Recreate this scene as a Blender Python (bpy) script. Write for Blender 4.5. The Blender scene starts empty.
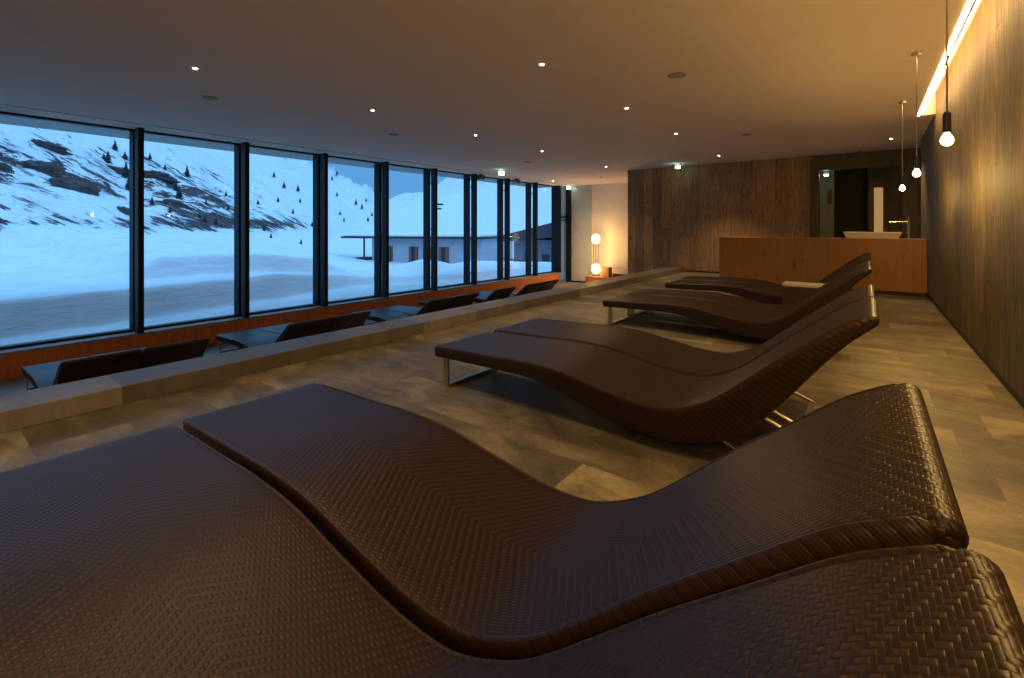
import bpy, bmesh, math, random
from mathutils import Vector, Matrix, noise

# ------------------------------------------------------------------ camera, sky, exposure
sc = bpy.context.scene
col = sc.collection
YAW = math.atan(356 / 465)
cam = bpy.data.cameras.new('camera')
cam.sensor_width = 36.0
cam.lens = 465 / 1024 * 36
cam.shift_y = -(339 - 228) / 1024
cam.clip_start = 0.02
cam.clip_end = 6000
cam_o = bpy.data.objects.new('camera', cam)
cam_o.location = (0, 0, 1.2)
cam_o.rotation_euler = (math.radians(90), 0, YAW)
col.objects.link(cam_o)
sc.camera = cam_o

world = bpy.data.worlds.new('dusk_sky')
sc.world = world
world.use_nodes = True
wn = world.node_tree
for n in list(wn.nodes):
    wn.nodes.remove(n)
w_geo = wn.nodes.new('ShaderNodeTexCoord')
w_sep = wn.nodes.new('ShaderNodeSeparateXYZ')
w_ramp = wn.nodes.new('ShaderNodeValToRGB')
w_bg = wn.nodes.new('ShaderNodeBackground')
w_out = wn.nodes.new('ShaderNodeOutputWorld')
wn.links.new(w_geo.outputs['Generated'], w_sep.inputs[0])
wn.links.new(w_sep.outputs['Z'], w_ramp.inputs[0])
wn.links.new(w_ramp.outputs[0], w_bg.inputs[0])
wn.links.new(w_bg.outputs[0], w_out.inputs[0])
cr = w_ramp.color_ramp
cr.elements[0].position = 0.0
cr.elements[0].color = (0.09, 0.25, 0.50, 1)
cr.elements[1].position = 0.42
cr.elements[1].color = (0.24, 0.56, 1.0, 1)
e = cr.elements.new(0.17)
e.color = (0.075, 0.225, 0.47, 1)
w_bg.inputs[1].default_value = 1.45

sun = bpy.data.lights.new('dusk_light', 'SUN')
sun.energy = 0.5
sun.angle = math.radians(40)
sun.color = (0.45, 0.66, 1.0)
sun_o = bpy.data.objects.new('dusk_light', sun)
sun_o.rotation_euler = (math.radians(38), math.radians(30), 0)
col.objects.link(sun_o)

sc.view_settings.view_transform = 'Standard'
sc.view_settings.look = 'None'
sc.view_settings.exposure = 0.15
sc.view_settings.gamma = 1.0
sc.view_settings.use_curve_mapping = False
sc.cycles.use_denoising = True
sc.cycles.sample_clamp_indirect = 4.0
sc.cycles.max_bounces = 8
sc.cycles.transparent_max_bounces = 12

P_LED = 5.0        # emission of the long ceiling strip
P_BULB = 12.0       # W of one pendant bulb
P_SPOT = 30.0      # W of one ceiling spot
WARM = (1.0, 0.60, 0.17)
LEDC = (1.0, 0.64, 0.27)

# key planes of the room (metres)
CEIL = 2.92
LOW = -1.0          # sunken floor by the windows
XR = 0.81           # right wall
XG = -10.2          # glass
YW = 13.13          # far wooden wall
YLED = 9.45         # end of the light slot
YE = 16.6           # end wall of the window aisle
YB = -4.0           # wall behind the camera


# ------------------------------------------------------------------ node helpers
def new_mat(name):
    m = bpy.data.materials.new(name)
    m.use_nodes = True
    nt = m.node_tree
    b = nt.nodes['Principled BSDF']
    return m, nt, b


def N(nt, typ, **kw):
    n = nt.nodes.new(typ)
    for k, v in kw.items():
        setattr(n, k, v)
    return n


def val(nt, op, a, b=None, c=None, clamp=False):
    n = nt.nodes.new('ShaderNodeMath')
    n.operation = op
    n.use_clamp = clamp
    for i, x in enumerate((a, b, c)):
        if x is None:
            continue
        if isinstance(x, (int, float)):
            n.inputs[i].default_value = x
        else:
            nt.links.new(x, n.inputs[i])
    return n.outputs[0]


def ramp(nt, fac, stops):
    r = nt.nodes.new('ShaderNodeValToRGB')
    nt.links.new(fac, r.inputs[0])
    el = r.color_ramp.elements
    while len(el) > 1:
        el.remove(el[-1])
    el[0].position = stops[0][0]
    el[0].color = (*stops[0][1], 1)
    for p, c in stops[1:]:
        x = el.new(p)
        x.color = (*c, 1)
    return r.outputs[0]


def mixc(nt, fac, a, b, mode='MIX'):
    n = nt.nodes.new('ShaderNodeMix')
    n.data_type = 'RGBA'
    n.blend_type = mode
    if isinstance(fac, (int, float)):
        n.inputs[0].default_value = fac
    else:
        nt.links.new(fac, n.inputs[0])
    for i, x in ((6, a), (7, b)):
        if isinstance(x, tuple):
            n.inputs[i].default_value = (*x[:3], 1)
        else:
            nt.links.new(x, n.inputs[i])
    return n.outputs[2]


def bump(nt, b, h, strength=0.3, dist=0.01):
    n = nt.nodes.new('ShaderNodeBump')
    n.inputs['Strength'].default_value = strength
    n.inputs['Distance'].default_value = dist
    nt.links.new(h, n.inputs['Height'])
    nt.links.new(n.outputs[0], b.inputs['Normal'])


def pos(nt):
    g = nt.nodes.new('ShaderNodeNewGeometry')
    s = nt.nodes.new('ShaderNodeSeparateXYZ')
    nt.links.new(g.outputs['Position'], s.inputs[0])
    return g.outputs['Position'], s.outputs


def comb(nt, x, y, z):
    n = nt.nodes.new('ShaderNodeCombineXYZ')
    for i, v in enumerate((x, y, z)):
        if isinstance(v, (int, float)):
            n.inputs[i].default_value = v
        else:
            nt.links.new(v, n.inputs[i])
    return n.outputs[0]


def noise_t(nt, vec, scale, detail=4, rough=0.55, dist=0.0):
    n = nt.nodes.new('ShaderNodeTexNoise')
    nt.links.new(vec, n.inputs['Vector'])
    n.inputs['Scale'].default_value = scale
    n.inputs['Detail'].default_value = detail
    n.inputs['Roughness'].default_value = rough
    n.inputs['Distortion'].default_value = dist
    return n.outputs['Fac']


def plain(name, color, rough=0.5, metal=0.0, nscale=30, namp=0.08, emit=None, estr=0, spec=0.5):
    m, nt, b = new_mat(name)
    P, s = pos(nt)
    f = noise_t(nt, P, nscale, 3)
    lo = tuple(c * (1 - namp) for c in color)
    hi = tuple(min(1, c * (1 + namp)) for c in color)
    c = ramp(nt, f, [(0.3, lo), (0.7, hi)])
    nt.links.new(c, b.inputs['Base Color'])
    b.inputs['Roughness'].default_value = rough
    b.inputs['Metallic'].default_value = metal
    b.inputs['Specular IOR Level'].default_value = spec
    if emit:
        b.inputs['Emission Color'].default_value = (*emit, 1)
        b.inputs['Emission Strength'].default_value = estr
    return m


def wood(name, dark, mid, light, axis, plank=0.2, rough=0.5, length=2.4, knots=0.5, tint=0.35, horizontal=False):
    """vertical boards; axis = 'X' or 'Y' is the direction across the boards"""
    m, nt, b = new_mat(name)
    P, s = pos(nt)
    across = s['X'] if axis == 'X' else s['Y']
    up = s['Z']
    if horizontal:
        across, up = s['Z'], across
    a = val(nt, 'DIVIDE', across, plank)
    idx = val(nt, 'FLOOR', a)
    fr = val(nt, 'FRACT', a)
    wn1 = N(nt, 'ShaderNodeTexWhiteNoise', noise_dimensions='1D')
    nt.links.new(idx, wn1.inputs['W'])
    ush = val(nt, 'ADD', val(nt, 'DIVIDE', up, length), val(nt, 'MULTIPLY', wn1.outputs['Value'], 7.0))
    uidx = val(nt, 'FLOOR', ush)
    ufr = val(nt, 'FRACT', ush)
    wn2 = N(nt, 'ShaderNodeTexWhiteNoise', noise_dimensions='2D')
    nt.links.new(comb(nt, idx, uidx, 0), wn2.inputs['Vector'])
    rnd = wn2.outputs['Value']
    gv = comb(nt, val(nt, 'MULTIPLY', across, 9.0), val(nt, 'MULTIPLY', rnd, 40.0), val(nt, 'MULTIPLY', up, 0.9))
    g1 = noise_t(nt, gv, 2.2, 7, 0.65, 0.9)
    gv2 = comb(nt, val(nt, 'MULTIPLY', across, 60.0), val(nt, 'MULTIPLY', rnd, 40.0), val(nt, 'MULTIPLY', up, 2.0))
    g2 = noise_t(nt, gv2, 2.0, 3, 0.6)
    g = val(nt, 'ADD', val(nt, 'MULTIPLY', g1, 0.7), val(nt, 'MULTIPLY', g2, 0.3))
    c = ramp(nt, g, [(0.30, dark), (0.5, mid), (0.68, light)])
    shade = val(nt, 'ADD', 1 - tint / 2, val(nt, 'MULTIPLY', rnd, tint))
    c = mixc(nt, 1.0, c, comb(nt, shade, shade, shade), 'MULTIPLY')
    if knots:
        v = N(nt, 'ShaderNodeTexVoronoi')
        nt.links.new(comb(nt, val(nt, 'MULTIPLY', across, 4.2), 0, val(nt, 'MULTIPLY', up, 2.1)), v.inputs['Vector'])
        v.inputs['Scale'].default_value = 1.0
        kd = val(nt, 'ADD', v.outputs['Distance'], val(nt, 'MULTIPLY', val(nt, 'SUBTRACT', g1, 0.5), 0.25))
        k = val(nt, 'SUBTRACT', 1.0, val(nt, 'MULTIPLY', kd, 6.0), clamp=True)
        c = mixc(nt, val(nt, 'MULTIPLY', k, knots), c, tuple(x * 0.25 for x in dark))
    gap = val(nt, 'LESS_THAN', val(nt, 'MINIMUM', fr, val(nt, 'SUBTRACT', 1.0, fr)), 0.006 / plank * 0.4)
    ugap = val(nt, 'LESS_THAN', ufr, 0.0018)
    gap = val(nt, 'MAXIMUM', gap, ugap)
    c = mixc(nt, val(nt, 'MULTIPLY', gap, 0.55), c, tuple(x * 0.3 for x in dark))
    nt.links.new(c, b.inputs['Base Color'])
    b.inputs['Roughness'].default_value = rough
    h = val(nt, 'SUBTRACT', g, val(nt, 'MULTIPLY', gap, 1.5))
    bump(nt, b, h, 0.25, 0.004)
    return m


def stone_mat(name, tw=1.15, th=0.42, cols=None, rough=0.42, joint=True):
    m, nt, b = new_mat(name)
    P, s = pos(nt)
    row = val(nt, 'FLOOR', val(nt, 'DIVIDE', s['Y'], th))
    rfr = val(nt, 'FRACT', val(nt, 'DIVIDE', s['Y'], th))
    w1 = N(nt, 'ShaderNodeTexWhiteNoise', noise_dimensions='1D')
    nt.links.new(row, w1.inputs['W'])
    u = val(nt, 'ADD', val(nt, 'DIVIDE', s['X'], tw), w1.outputs['Value'])
    ci = val(nt, 'FLOOR', u)
    cf = val(nt, 'FRACT', u)
    w2 = N(nt, 'ShaderNodeTexWhiteNoise', noise_dimensions='2D')
    nt.links.new(comb(nt, row, ci, 0), w2.inputs['Vector'])
    rnd = w2.outputs['Value']
    v1 = comb(nt, val(nt, 'ADD', s['X'], val(nt, 'MULTIPLY', rnd, 30.0)), val(nt, 'MULTIPLY', s['Y'], 1.6), val(nt, 'MULTIPLY', rnd, 9.0))
    n1 = noise_t(nt, v1, 2.2, 8, 0.65, 0.8)
    n2 = noise_t(nt, P, 45, 4, 0.7)
    cols = cols or [(0.36, (0.075, 0.063, 0.042)), (0.5, (0.185, 0.156, 0.098)), (0.64, (0.32, 0.272, 0.172))]
    c = ramp(nt, val(nt, 'ADD', val(nt, 'MULTIPLY', n1, 0.8), val(nt, 'MULTIPLY', n2, 0.2)), cols)
    sh = val(nt, 'ADD', 0.55, val(nt, 'MULTIPLY', rnd, 0.75))
    c = mixc(nt, 1.0, c, comb(nt, sh, val(nt, 'MULTIPLY', sh, 0.99), val(nt, 'MULTIPLY', sh, 0.97)), 'MULTIPLY')
    jd = val(nt, 'MINIMUM', val(nt, 'MULTIPLY', val(nt, 'MINIMUM', rfr, val(nt, 'SUBTRACT', 1.0, rfr)), th),
             val(nt, 'MULTIPLY', val(nt, 'MINIMUM', cf, val(nt, 'SUBTRACT', 1.0, cf)), tw))
    j = val(nt, 'LESS_THAN', jd, 0.0022)
    if joint:
        c = mixc(nt, val(nt, 'MULTIPLY', j, 0.6), c, (0.05, 0.045, 0.035))
    nt.links.new(c, b.inputs['Base Color'])
    r = val(nt, 'ADD', rough - 0.08, val(nt, 'MULTIPLY', n1, 0.22))
    nt.links.new(r, b.inputs['Roughness'])
    bump(nt, b, val(nt, 'SUBTRACT', n1, val(nt, 'MULTIPLY', j, 0.6)), 0.22, 0.006)
    return m


def weave_mat(name, base=(0.029, 0.0145, 0.0070), pitch=0.0105, braid=False):
    """2/2 twill woven from flat strands, herringbone about the centre line; u,v in metres"""
    m, nt, b = new_mat(name)
    uv = N(nt, 'ShaderNodeUVMap')
    s = nt.nodes.new('ShaderNodeSeparateXYZ')
    nt.links.new(uv.outputs[0], s.inputs[0])
    U, V = s.outputs['X'], s.outputs['Y']
    if braid:
        ph = val(nt, 'ADD', val(nt, 'DIVIDE', U, 0.030), val(nt, 'DIVIDE', V, 0.055))
        h1 = val(nt, 'SINE', val(nt, 'MULTIPLY', val(nt, 'FRACT', ph), math.pi))
        h1 = val(nt, 'POWER', h1, 0.5)
        ph2 = val(nt, 'FRACT', val(nt, 'MULTIPLY', ph, 4.0))
        h = val(nt, 'ADD', h1, val(nt, 'MULTIPLY', val(nt, 'SINE', val(nt, 'MULTIPLY', ph2, math.pi)), 0.25))
        dist = 0.0025
    else:
        sg = val(nt, 'SUBTRACT', val(nt, 'MULTIPLY', val(nt, 'GREATER_THAN', V, 0.0), 2.0), 1.0)
        u = val(nt, 'DIVIDE', U, pitch * 0.66)
        v = val(nt, 'DIVIDE', val(nt, 'ABSOLUTE', V), pitch)
        fu, fv = val(nt, 'FRACT', u), val(nt, 'FRACT', v)
        iu, iv = val(nt, 'FLOOR', u), val(nt, 'FLOOR', v)
        a = val(nt, 'FLOORED_MODULO', val(nt, 'SUBTRACT', u, iv), 4.0)
        am = val(nt, 'LESS_THAN', a, 2.0)
        hw = val(nt, 'MULTIPLY', val(nt, 'POWER', val(nt, 'ABSOLUTE', val(nt, 'SINE', val(nt, 'MULTIPLY', a, math.pi / 2))), 0.5),
                 val(nt, 'POWER', val(nt, 'SINE', val(nt, 'MULTIPLY', fv, math.pi)), 0.4))
        hw = val(nt, 'MULTIPLY', hw, am)
        bb = val(nt, 'FLOORED_MODULO', val(nt, 'SUBTRACT', val(nt, 'ADD', iu, 1.0), v), 4.0)
        bm = val(nt, 'GREATER_THAN', bb, 2.0)
        hf = val(nt, 'MULTIPLY', val(nt, 'POWER', val(nt, 'ABSOLUTE', val(nt, 'SINE', val(nt, 'MULTIPLY', bb, math.pi / 2))), 0.5),
                 val(nt, 'POWER', val(nt, 'SINE', val(nt, 'MULTIPLY', fu, math.pi)), 0.4))
        hf = val(nt, 'MULTIPLY', hf, val(nt, 'MULTIPLY', bm, 0.28))
        h = val(nt, 'MAXIMUM', hw, hf)
        dist = 0.0024
    n = noise_t(nt, uv.outputs[0], 60, 3)
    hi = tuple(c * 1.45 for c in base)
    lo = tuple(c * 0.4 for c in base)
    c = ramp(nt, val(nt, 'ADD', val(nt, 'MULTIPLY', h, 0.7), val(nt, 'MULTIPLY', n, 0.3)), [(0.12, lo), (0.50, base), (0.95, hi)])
    nt.links.new(c, b.inputs['Base Color'])
    b.inputs['Roughness'].default_value = 0.42
    b.inputs['Specular IOR Level'].default_value = 0.30
    bump(nt, b, h, 0.62 if not braid else 0.65, dist)
    return m


# ------------------------------------------------------------------ materials
M = {}
M['ceiling'] = plain('ceiling_plaster', (0.82, 0.69, 0.58), 0.9, nscale=3, namp=0.02, spec=0.2)
M['white_wall'] = plain('white_plaster', (0.72, 0.66, 0.58), 0.85, nscale=4, namp=0.03, spec=0.2)
M['wood_right'] = wood('dark_oak_boards', (0.040, 0.025, 0.011), (0.115, 0.080, 0.036), (0.27, 0.20, 0.09), 'Y', 0.24, 0.7, 3.5, 0.5, 0.45)
M['wood_far'] = wood('oak_boards', (0.12, 0.060, 0.024), (0.28, 0.160, 0.068), (0.44, 0.275, 0.130), 'X', 0.26, 0.5, 2.1, 0.8, 0.6)
M['wood_alcove'] = wood('shaded_oak_boards', (0.05, 0.028, 0.012), (0.10, 0.060, 0.026), (0.15, 0.095, 0.044), 'X', 0.3, 0.5, 2.4, 0.5, 0.3)  # oak of the far wall, with the alcove's shade put into the colour
M['wood_counter'] = wood('orange_larch_boards', (0.25, 0.094, 0.015), (0.31, 0.125, 0.020), (0.36, 0.150, 0.026), 'X', 0.62, 0.5, 3.0, 1.0, 0.14)
M['wood_bench'] = wood('red_larch_boards', (0.33, 0.085, 0.020), (0.50, 0.14, 0.032), (0.60, 0.19, 0.045), 'Y', 0.9, 0.45, 2.6, 0.4, 0.15, horizontal=False)
M['floor'] = stone_mat('quartzite_tiles')
M['curb'] = stone_mat('quartzite_kerb', 1.2, 0.9, [(0.28, (0.10, 0.085, 0.075)), (0.5, (0.17, 0.145, 0.125)), (0.72, (0.24, 0.21, 0.18))], 0.42)
M['lowfloor'] = stone_mat('lower_tiles', 0.6, 0.6, [(0.28, (0.16, 0.135, 0.11)), (0.5, (0.24, 0.205, 0.165)), (0.72, (0.31, 0.27, 0.22))], 0.4)
M['weave'] = weave_mat('woven_brown_strands')
M['braid'] = weave_mat('braided_brown_edge', base=(0.030, 0.016, 0.009), braid=True)
M['steel'] = plain('brushed_steel', (0.55, 0.50, 0.42), 0.32, 1.0, 80, 0.1)
M['dark_steel'] = plain('dark_steel', (0.03, 0.03, 0.035), 0.4, 0.6, 60, 0.1)
M['frame'] = plain('anthracite_window_frame', (0.008, 0.010, 0.014), 0.6, 0.0, 40, 0.1, spec=0.25)
M['sill'] = plain('grey_stone_sill', (0.24, 0.21, 0.19), 0.5, nscale=12, namp=0.2)
M['black'] = plain('black_skirting', (0.012, 0.010, 0.009), 0.5)
M['chrome'] = plain('chrome', (0.75, 0.74, 0.72), 0.12, 1.0)
M['ceramic'] = plain('cream_ceramic', (0.80, 0.70, 0.50), 0.25, nscale=8, namp=0.03)
M['table_white'] = plain('pale_table_top', (0.52, 0.46, 0.34), 0.4, nscale=14, namp=0.08)
M['table_body'] = plain('brown_table_body', (0.045, 0.028, 0.015), 0.5, nscale=18, namp=0.2)
M['led'] = plain('led_diffuser', (0.9, 0.85, 0.7), 0.5, emit=LEDC, estr=P_LED * 6)
M['bulb'] = plain('glowing_bulb', (1, 0.8, 0.5), 0.4, emit=(1.0, 0.68, 0.28), estr=30)
M['spot_em'] = plain('glowing_spot_lens', (1, 0.9, 0.7), 0.4, emit=(1.0, 0.80, 0.50), estr=22)
M['white_metal'] = plain('white_spot_ring', (0.60, 0.55, 0.48), 0.5)
M['grille'] = plain('brown_grille', (0.36, 0.31, 0.25), 0.7)
M['shade'] = plain('glowing_paper_shade', (0.9, 0.75, 0.5), 0.7, emit=(1.0, 0.62, 0.20), estr=6)
M['cushion'] = plain('pale_cushion', (0.55, 0.48, 0.42), 0.8)
M['low_wood'] = plain('brown_furniture_wood', (0.20, 0.075, 0.025), 0.5, nscale=20, namp=0.25)
M['frost'] = plain('frosted_grey_glass', (0.40, 0.44, 0.42), 0.28, nscale=3, namp=0.08)
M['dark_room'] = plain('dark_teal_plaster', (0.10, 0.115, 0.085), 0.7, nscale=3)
M['pale_jamb'] = plain('pale_door_jamb', (0.34, 0.34, 0.26), 0.6, nscale=5)
M['sign_green'] = plain('exit_sign_green', (0.02, 0.35, 0.15), 0.4, emit=(0.05, 0.9, 0.45), estr=2.0)
M['sign_white'] = plain('exit_sign_white', (0.9, 1, 0.95), 0.4, emit=(0.62, 1.0, 0.80), estr=9.0)
M['grey_box'] = plain('grey_housing', (0.10, 0.11, 0.12), 0.5)
M['house_wall'] = plain('pale_render', (0.42, 0.42, 0.47), 0.9, nscale=1.5)
M['house_brown'] = plain('brown_shutters', (0.20, 0.09, 0.06), 0.8)
M['house_dark'] = plain('dark_roof_edge', (0.03, 0.03, 0.04), 0.8)
M['conifer'] = plain('dark_needles', (0.018, 0.032, 0.030), 0.9, nscale=5, namp=0.4)
M['bark'] = plain('bark', (0.04, 0.03, 0.02), 0.9)
M['twig'] = plain('bare_brown_twigs', (0.10, 0.075, 0.075), 0.9)


def glass_mat():
    m = bpy.data.materials.new('window_glass')
    m.use_nodes = True
    nt = m.node_tree
    for n in list(nt.nodes):
        nt.nodes.remove(n)
    o = nt.nodes.new('ShaderNodeOutputMaterial')
    mx = nt.nodes.new('ShaderNodeMixShader')
    t = nt.nodes.new('ShaderNodeBsdfTransparent')
    t.inputs[0].default_value = (0.93, 0.97, 0.98, 1)
    g = nt.nodes.new('ShaderNodeBsdfGlossy')
    g.inputs['Roughness'].default_value = 0.01
    lw = nt.nodes.new('ShaderNodeLayerWeight')
    lw.inputs[0].default_value = 0.5
    f2 = val(nt, 'ADD', 0.006, val(nt, 'MULTIPLY', val(nt, 'POWER', lw.outputs['Facing'], 5.0), 0.6), clamp=True)
    nt.links.new(f2, mx.inputs[0])
    nt.links.new(t.outputs[0], mx.inputs[1])
    nt.links.new(g.outputs[0], mx.inputs[2])
    nt.links.new(mx.outputs[0], o.inputs[0])
    return m


M['glass'] = glass_mat()


def snow_mat():
    m, nt, b = new_mat('snow_and_rock')
    P, s = pos(nt)
    at = N(nt, 'ShaderNodeAttribute', attribute_name='rock')
    at2 = N(nt, 'ShaderNodeAttribute', attribute_name='cut')
    cn = val(nt, 'ADD', val(nt, 'MULTIPLY', s['X'], -0.682), val(nt, 'MULTIPLY', s['Y'], -0.731))
    ct_ = val(nt, 'SUBTRACT', val(nt, 'MULTIPLY', s['X'], -0.731), val(nt, 'MULTIPLY', s['Y'], -0.682))
    n1 = noise_t(nt, comb(nt, val(nt, 'MULTIPLY', cn, 0.70), val(nt, 'ADD', ct_, val(nt, 'MULTIPLY', cn, 0.15)), 0.0), 0.21, 10, 0.80, 0.2)
    k = val(nt, 'ADD', n1, at.outputs['Fac'])
    mask = val(nt, 'MULTIPLY', val(nt, 'SUBTRACT', k, 0.60), 22.0, clamp=True)
    ns = noise_t(nt, comb(nt, val(nt, 'MULTIPLY', cn, 0.5), ct_, 3.0), 0.8, 4, 0.65)
    k2 = val(nt, 'ADD', ns, val(nt, 'MULTIPLY', at.outputs['Fac'], 0.7))
    mask = val(nt, 'MAXIMUM', mask, val(nt, 'MULTIPLY', val(nt, 'SUBTRACT', k2, 0.655), 25.0, clamp=True))
    n2 = noise_t(nt, P, 0.9, 6, 0.7)
    rockc = ramp(nt, n2, [(0.3, (0.030, 0.026, 0.032)), (0.55, (0.075, 0.058, 0.060)), (0.75, (0.17, 0.15, 0.17))])
    n3 = noise_t(nt, comb(nt, s['X'], s['Y'], val(nt, 'MULTIPLY', s['Z'], 5.0)), 1.1, 6, 0.6)
    snowc = ramp(nt, n3, [(0.3, (0.66, 0.70, 0.74)), (0.7, (0.82, 0.85, 0.88))])
    cutc = ramp(nt, n3, [(0.3, (0.72, 0.74, 0.78)), (0.7, (0.84, 0.86, 0.90))])
    c = mixc(nt, at2.outputs['Fac'], snowc, cutc)
    c = mixc(nt, mask, c, rockc)
    nt.links.new(c, b.inputs['Base Color'])
    b.inputs['Roughness'].default_value = 0.9
    b.inputs['Specular IOR Level'].default_value = 0.1
    bump(nt, b, n3, 0.5, 0.15)
    return m


M['snow'] = snow_mat()
m_, nt_, b_ = new_mat('grey_brown_rock')
P_, s_ = pos(nt_)
nt_.links.new(ramp(nt_, noise_t(nt_, comb(nt_, s_['X'], s_['Y'], val(nt_, 'MULTIPLY', s_['Z'], 2.0)), 0.8, 8, 0.72),
                   [(0.34, (0.028, 0.024, 0.026)), (0.52, (0.075, 0.064, 0.062)), (0.66, (0.13, 0.11, 0.11)), (0.72, (0.6, 0.64, 0.68))]), b_.inputs['Base Color'])
b_.inputs['Roughness'].default_value = 0.95
M['rock'] = m_


# ------------------------------------------------------------------ mesh helpers
def obj(name, bm, mat, parent=None, smooth=False, loc=None):
    me = bpy.data.meshes.new(name)
    bmesh.ops.recalc_face_normals(bm, faces=bm.faces)
    bm.to_mesh(me)
    bm.free()
    if smooth:
        for p in me.polygons:
            p.use_smooth = True
    o = bpy.data.objects.new(name, me)
    col.objects.link(o)
    if mat:
        me.materials.append(mat)
    if parent:
        o.parent = parent
    if loc:
        o.location = loc
    return o


def box(bm, x0, x1, y0, y1, z0, z1, bev=0.0):
    r = bmesh.ops.create_cube(bm, size=1.0)
    vs = r['verts']
    for v in vs:
        v.co = Vector((x0 + (v.co.x + .5) * (x1 - x0), y0 + (v.co.y + .5) * (y1 - y0), z0 + (v.co.z + .5) * (z1 - z0)))
    if bev:
        es = list({e_ for v in vs for e_ in v.link_edges})
        bmesh.ops.bevel(bm, geom=es, offset=bev, segments=2, affect='EDGES', profile=0.5)
    return bm


def boxes(*bs, bev=0.0):
    bm = bmesh.new()
    for b in bs:
        box(bm, *b, bev=bev)
    return bm


def bar(bm, p, q, w, t, up=Vector((0, 1, 0))):
    """flat bar from p to q; w along up, t across"""
    p, q = Vector(p), Vector(q)
    d = (q - p).normalized()
    a = (up - d * up.dot(d)).normalized()
    c = d.cross(a)
    vs = []
    for e_ in (p, q):
        for i, j in ((-1, -1), (1, -1), (1, 1), (-1, 1)):
            vs.append(bm.verts.new(e_ + a * (i * w / 2) + c * (j * t / 2)))
    for f in ((0, 1, 2, 3), (7, 6, 5, 4), (0, 4, 5, 1), (1, 5, 6, 2), (2, 6, 7, 3), (3, 7, 4, 0)):
        bm.faces.new([vs[k] for k in f])
    return bm


def lathe(bm, prof, seg=24, c=(0, 0, 0), axis='Z'):
    rings = []
    for r, z in prof:
        ring = []
        for k in range(seg):
            a = 2 * math.pi * k / seg
            if axis == 'Z':
                p = (c[0] + r * math.cos(a), c[1] + r * math.sin(a), c[2] + z)
            elif axis == 'X':
                p = (c[0] + z, c[1] + r * math.cos(a), c[2] + r * math.sin(a))
            else:
                p = (c[0] + r * math.cos(a), c[1] + z, c[2] + r * math.sin(a))
            ring.append(bm.verts.new(p))
        rings.append(ring)
    for a, b in zip(rings, rings[1:]):
        for k in range(seg):
            bm.faces.new((a[k], a[(k + 1) % seg], b[(k + 1) % seg], b[k]))
    for ring in (rings[0], rings[-1]):
        try:
            bm.faces.new(ring)
        except ValueError:
            pass
    return bm


def cyl(r, z0, z1, c=(0, 0, 0), seg=20, axis='Z'):
    return lathe(bmesh.new(), [(r, z0), (r, z1)], seg, c, axis)


def empty(name, loc=(0, 0, 0)):
    o = bpy.data.objects.new(name, None)
    o.empty_display_size = 0.1
    o.location = loc
    col.objects.link(o)
    return o


def tag(o, label, cat, group=None):
    o['label'] = label
    o['category'] = cat
    if group:
        o['group'] = group
    return o


def struct(name, bm, mat, label=None, parent=None, smooth=False):
    o = obj(name, bm, mat, parent, smooth)
    if parent is None:
        o['kind'] = 'structure'
        if label:
            o['label'] = label
            o['category'] = name.split('_')[0]
    return o


def copy_tree(o, parent=None):
    c = o.copy()
    col.objects.link(c)
    if parent:
        c.parent = parent
    for ch in list(o.children):
        copy_tree(ch, c)
    return c


# ------------------------------------------------------------------ room shell
struct('floor', boxes((-4.42, 3.0, YB, YW + 3.5, -1.3, 0.0)), M['floor'], 'grey brown stone tiled floor of the upper level')
struct('floor_lower', boxes((XG - 0.4, -4.42, YB, YE + 0.1, LOW - 0.2, LOW)), M['lowfloor'], 'lower stone floor along the window wall')
struct('trim_1', boxes((-4.42, -4.02, YB, YW, 0.0, 0.125), bev=0.004), M['curb'], 'low stone kerb along the edge of the upper floor')
# the face of the upper level towards the windows belongs to the floor block
struct('ceiling', boxes((XG - 0.1, 0.60, YB, YE + 0.2, CEIL, CEIL + 0.5), (0.60, 3.0, YLED, YE + 0.2, CEIL, CEIL + 0.5),
                        (0.60, XR + .1, YB, YLED, CEIL + 0.32, CEIL + 0.5)), M['ceiling'], 'smooth plain ceiling over the whole room')
struct('trim_2', boxes((0.634, 0.650, YB, YLED, CEIL - 0.008, CEIL + 0.05)), M['dark_steel'], 'thin dark edge between light strip and wall slot')
struct('wall_right', boxes((XR, XR + 0.15, YB, 11.9, 0.07, CEIL + 0.4)), M['wood_right'], 'right wall of dark vertical oak boards')
struct('baseboard_right', boxes((XR + 0.012, XR + 0.14, YB, 11.9, 0.0, 0.07)), M['black'], 'black recessed skirting under the right wall')
struct('wall_far', boxes((-5.70, -1.08, YW, YW + 0.3, LOW, CEIL)), M['wood_far'], 'far wall of brown vertical oak boards')
struct('baseboard_shadow_far', boxes((-3.98, -1.08, YW - 0.012, YW, 0.0, 0.035)), M['black'], 'thin dark strip for the skirting shadow line below the far oak wall')  # dark strip stands in for the shadow line at the skirting
# alcove wall with opening
OX0, OX1, OZ1 = -0.92, 0.60, 2.56
struct('wall_alcove', boxes((-1.08, OX0, YW + 0.03, YW + 0.3, 0, CEIL), (OX1, 3.0, YW + 0.03, YW + 0.3, 0, CEIL),
                            (OX0, OX1, YW + 0.03, YW + 0.3, OZ1, CEIL)), M['wood_alcove'], 'oak wall coloured darker for shade behind the wash counter')
struct('trim_3', boxes((-1.10, -1.055, YW - 0.02, YW + 0.1, 0, CEIL)), M['wood_alcove'], 'dark upright strip at the end of the oak wall')
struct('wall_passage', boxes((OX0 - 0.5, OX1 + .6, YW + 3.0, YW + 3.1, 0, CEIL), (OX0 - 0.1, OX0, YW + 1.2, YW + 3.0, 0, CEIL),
                             (OX1, OX1 + 0.1, YW + 0.3, YW + 3.0, 0, CEIL)), M['dark_room'], 'dark walls of the passage beyond the counter')
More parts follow.
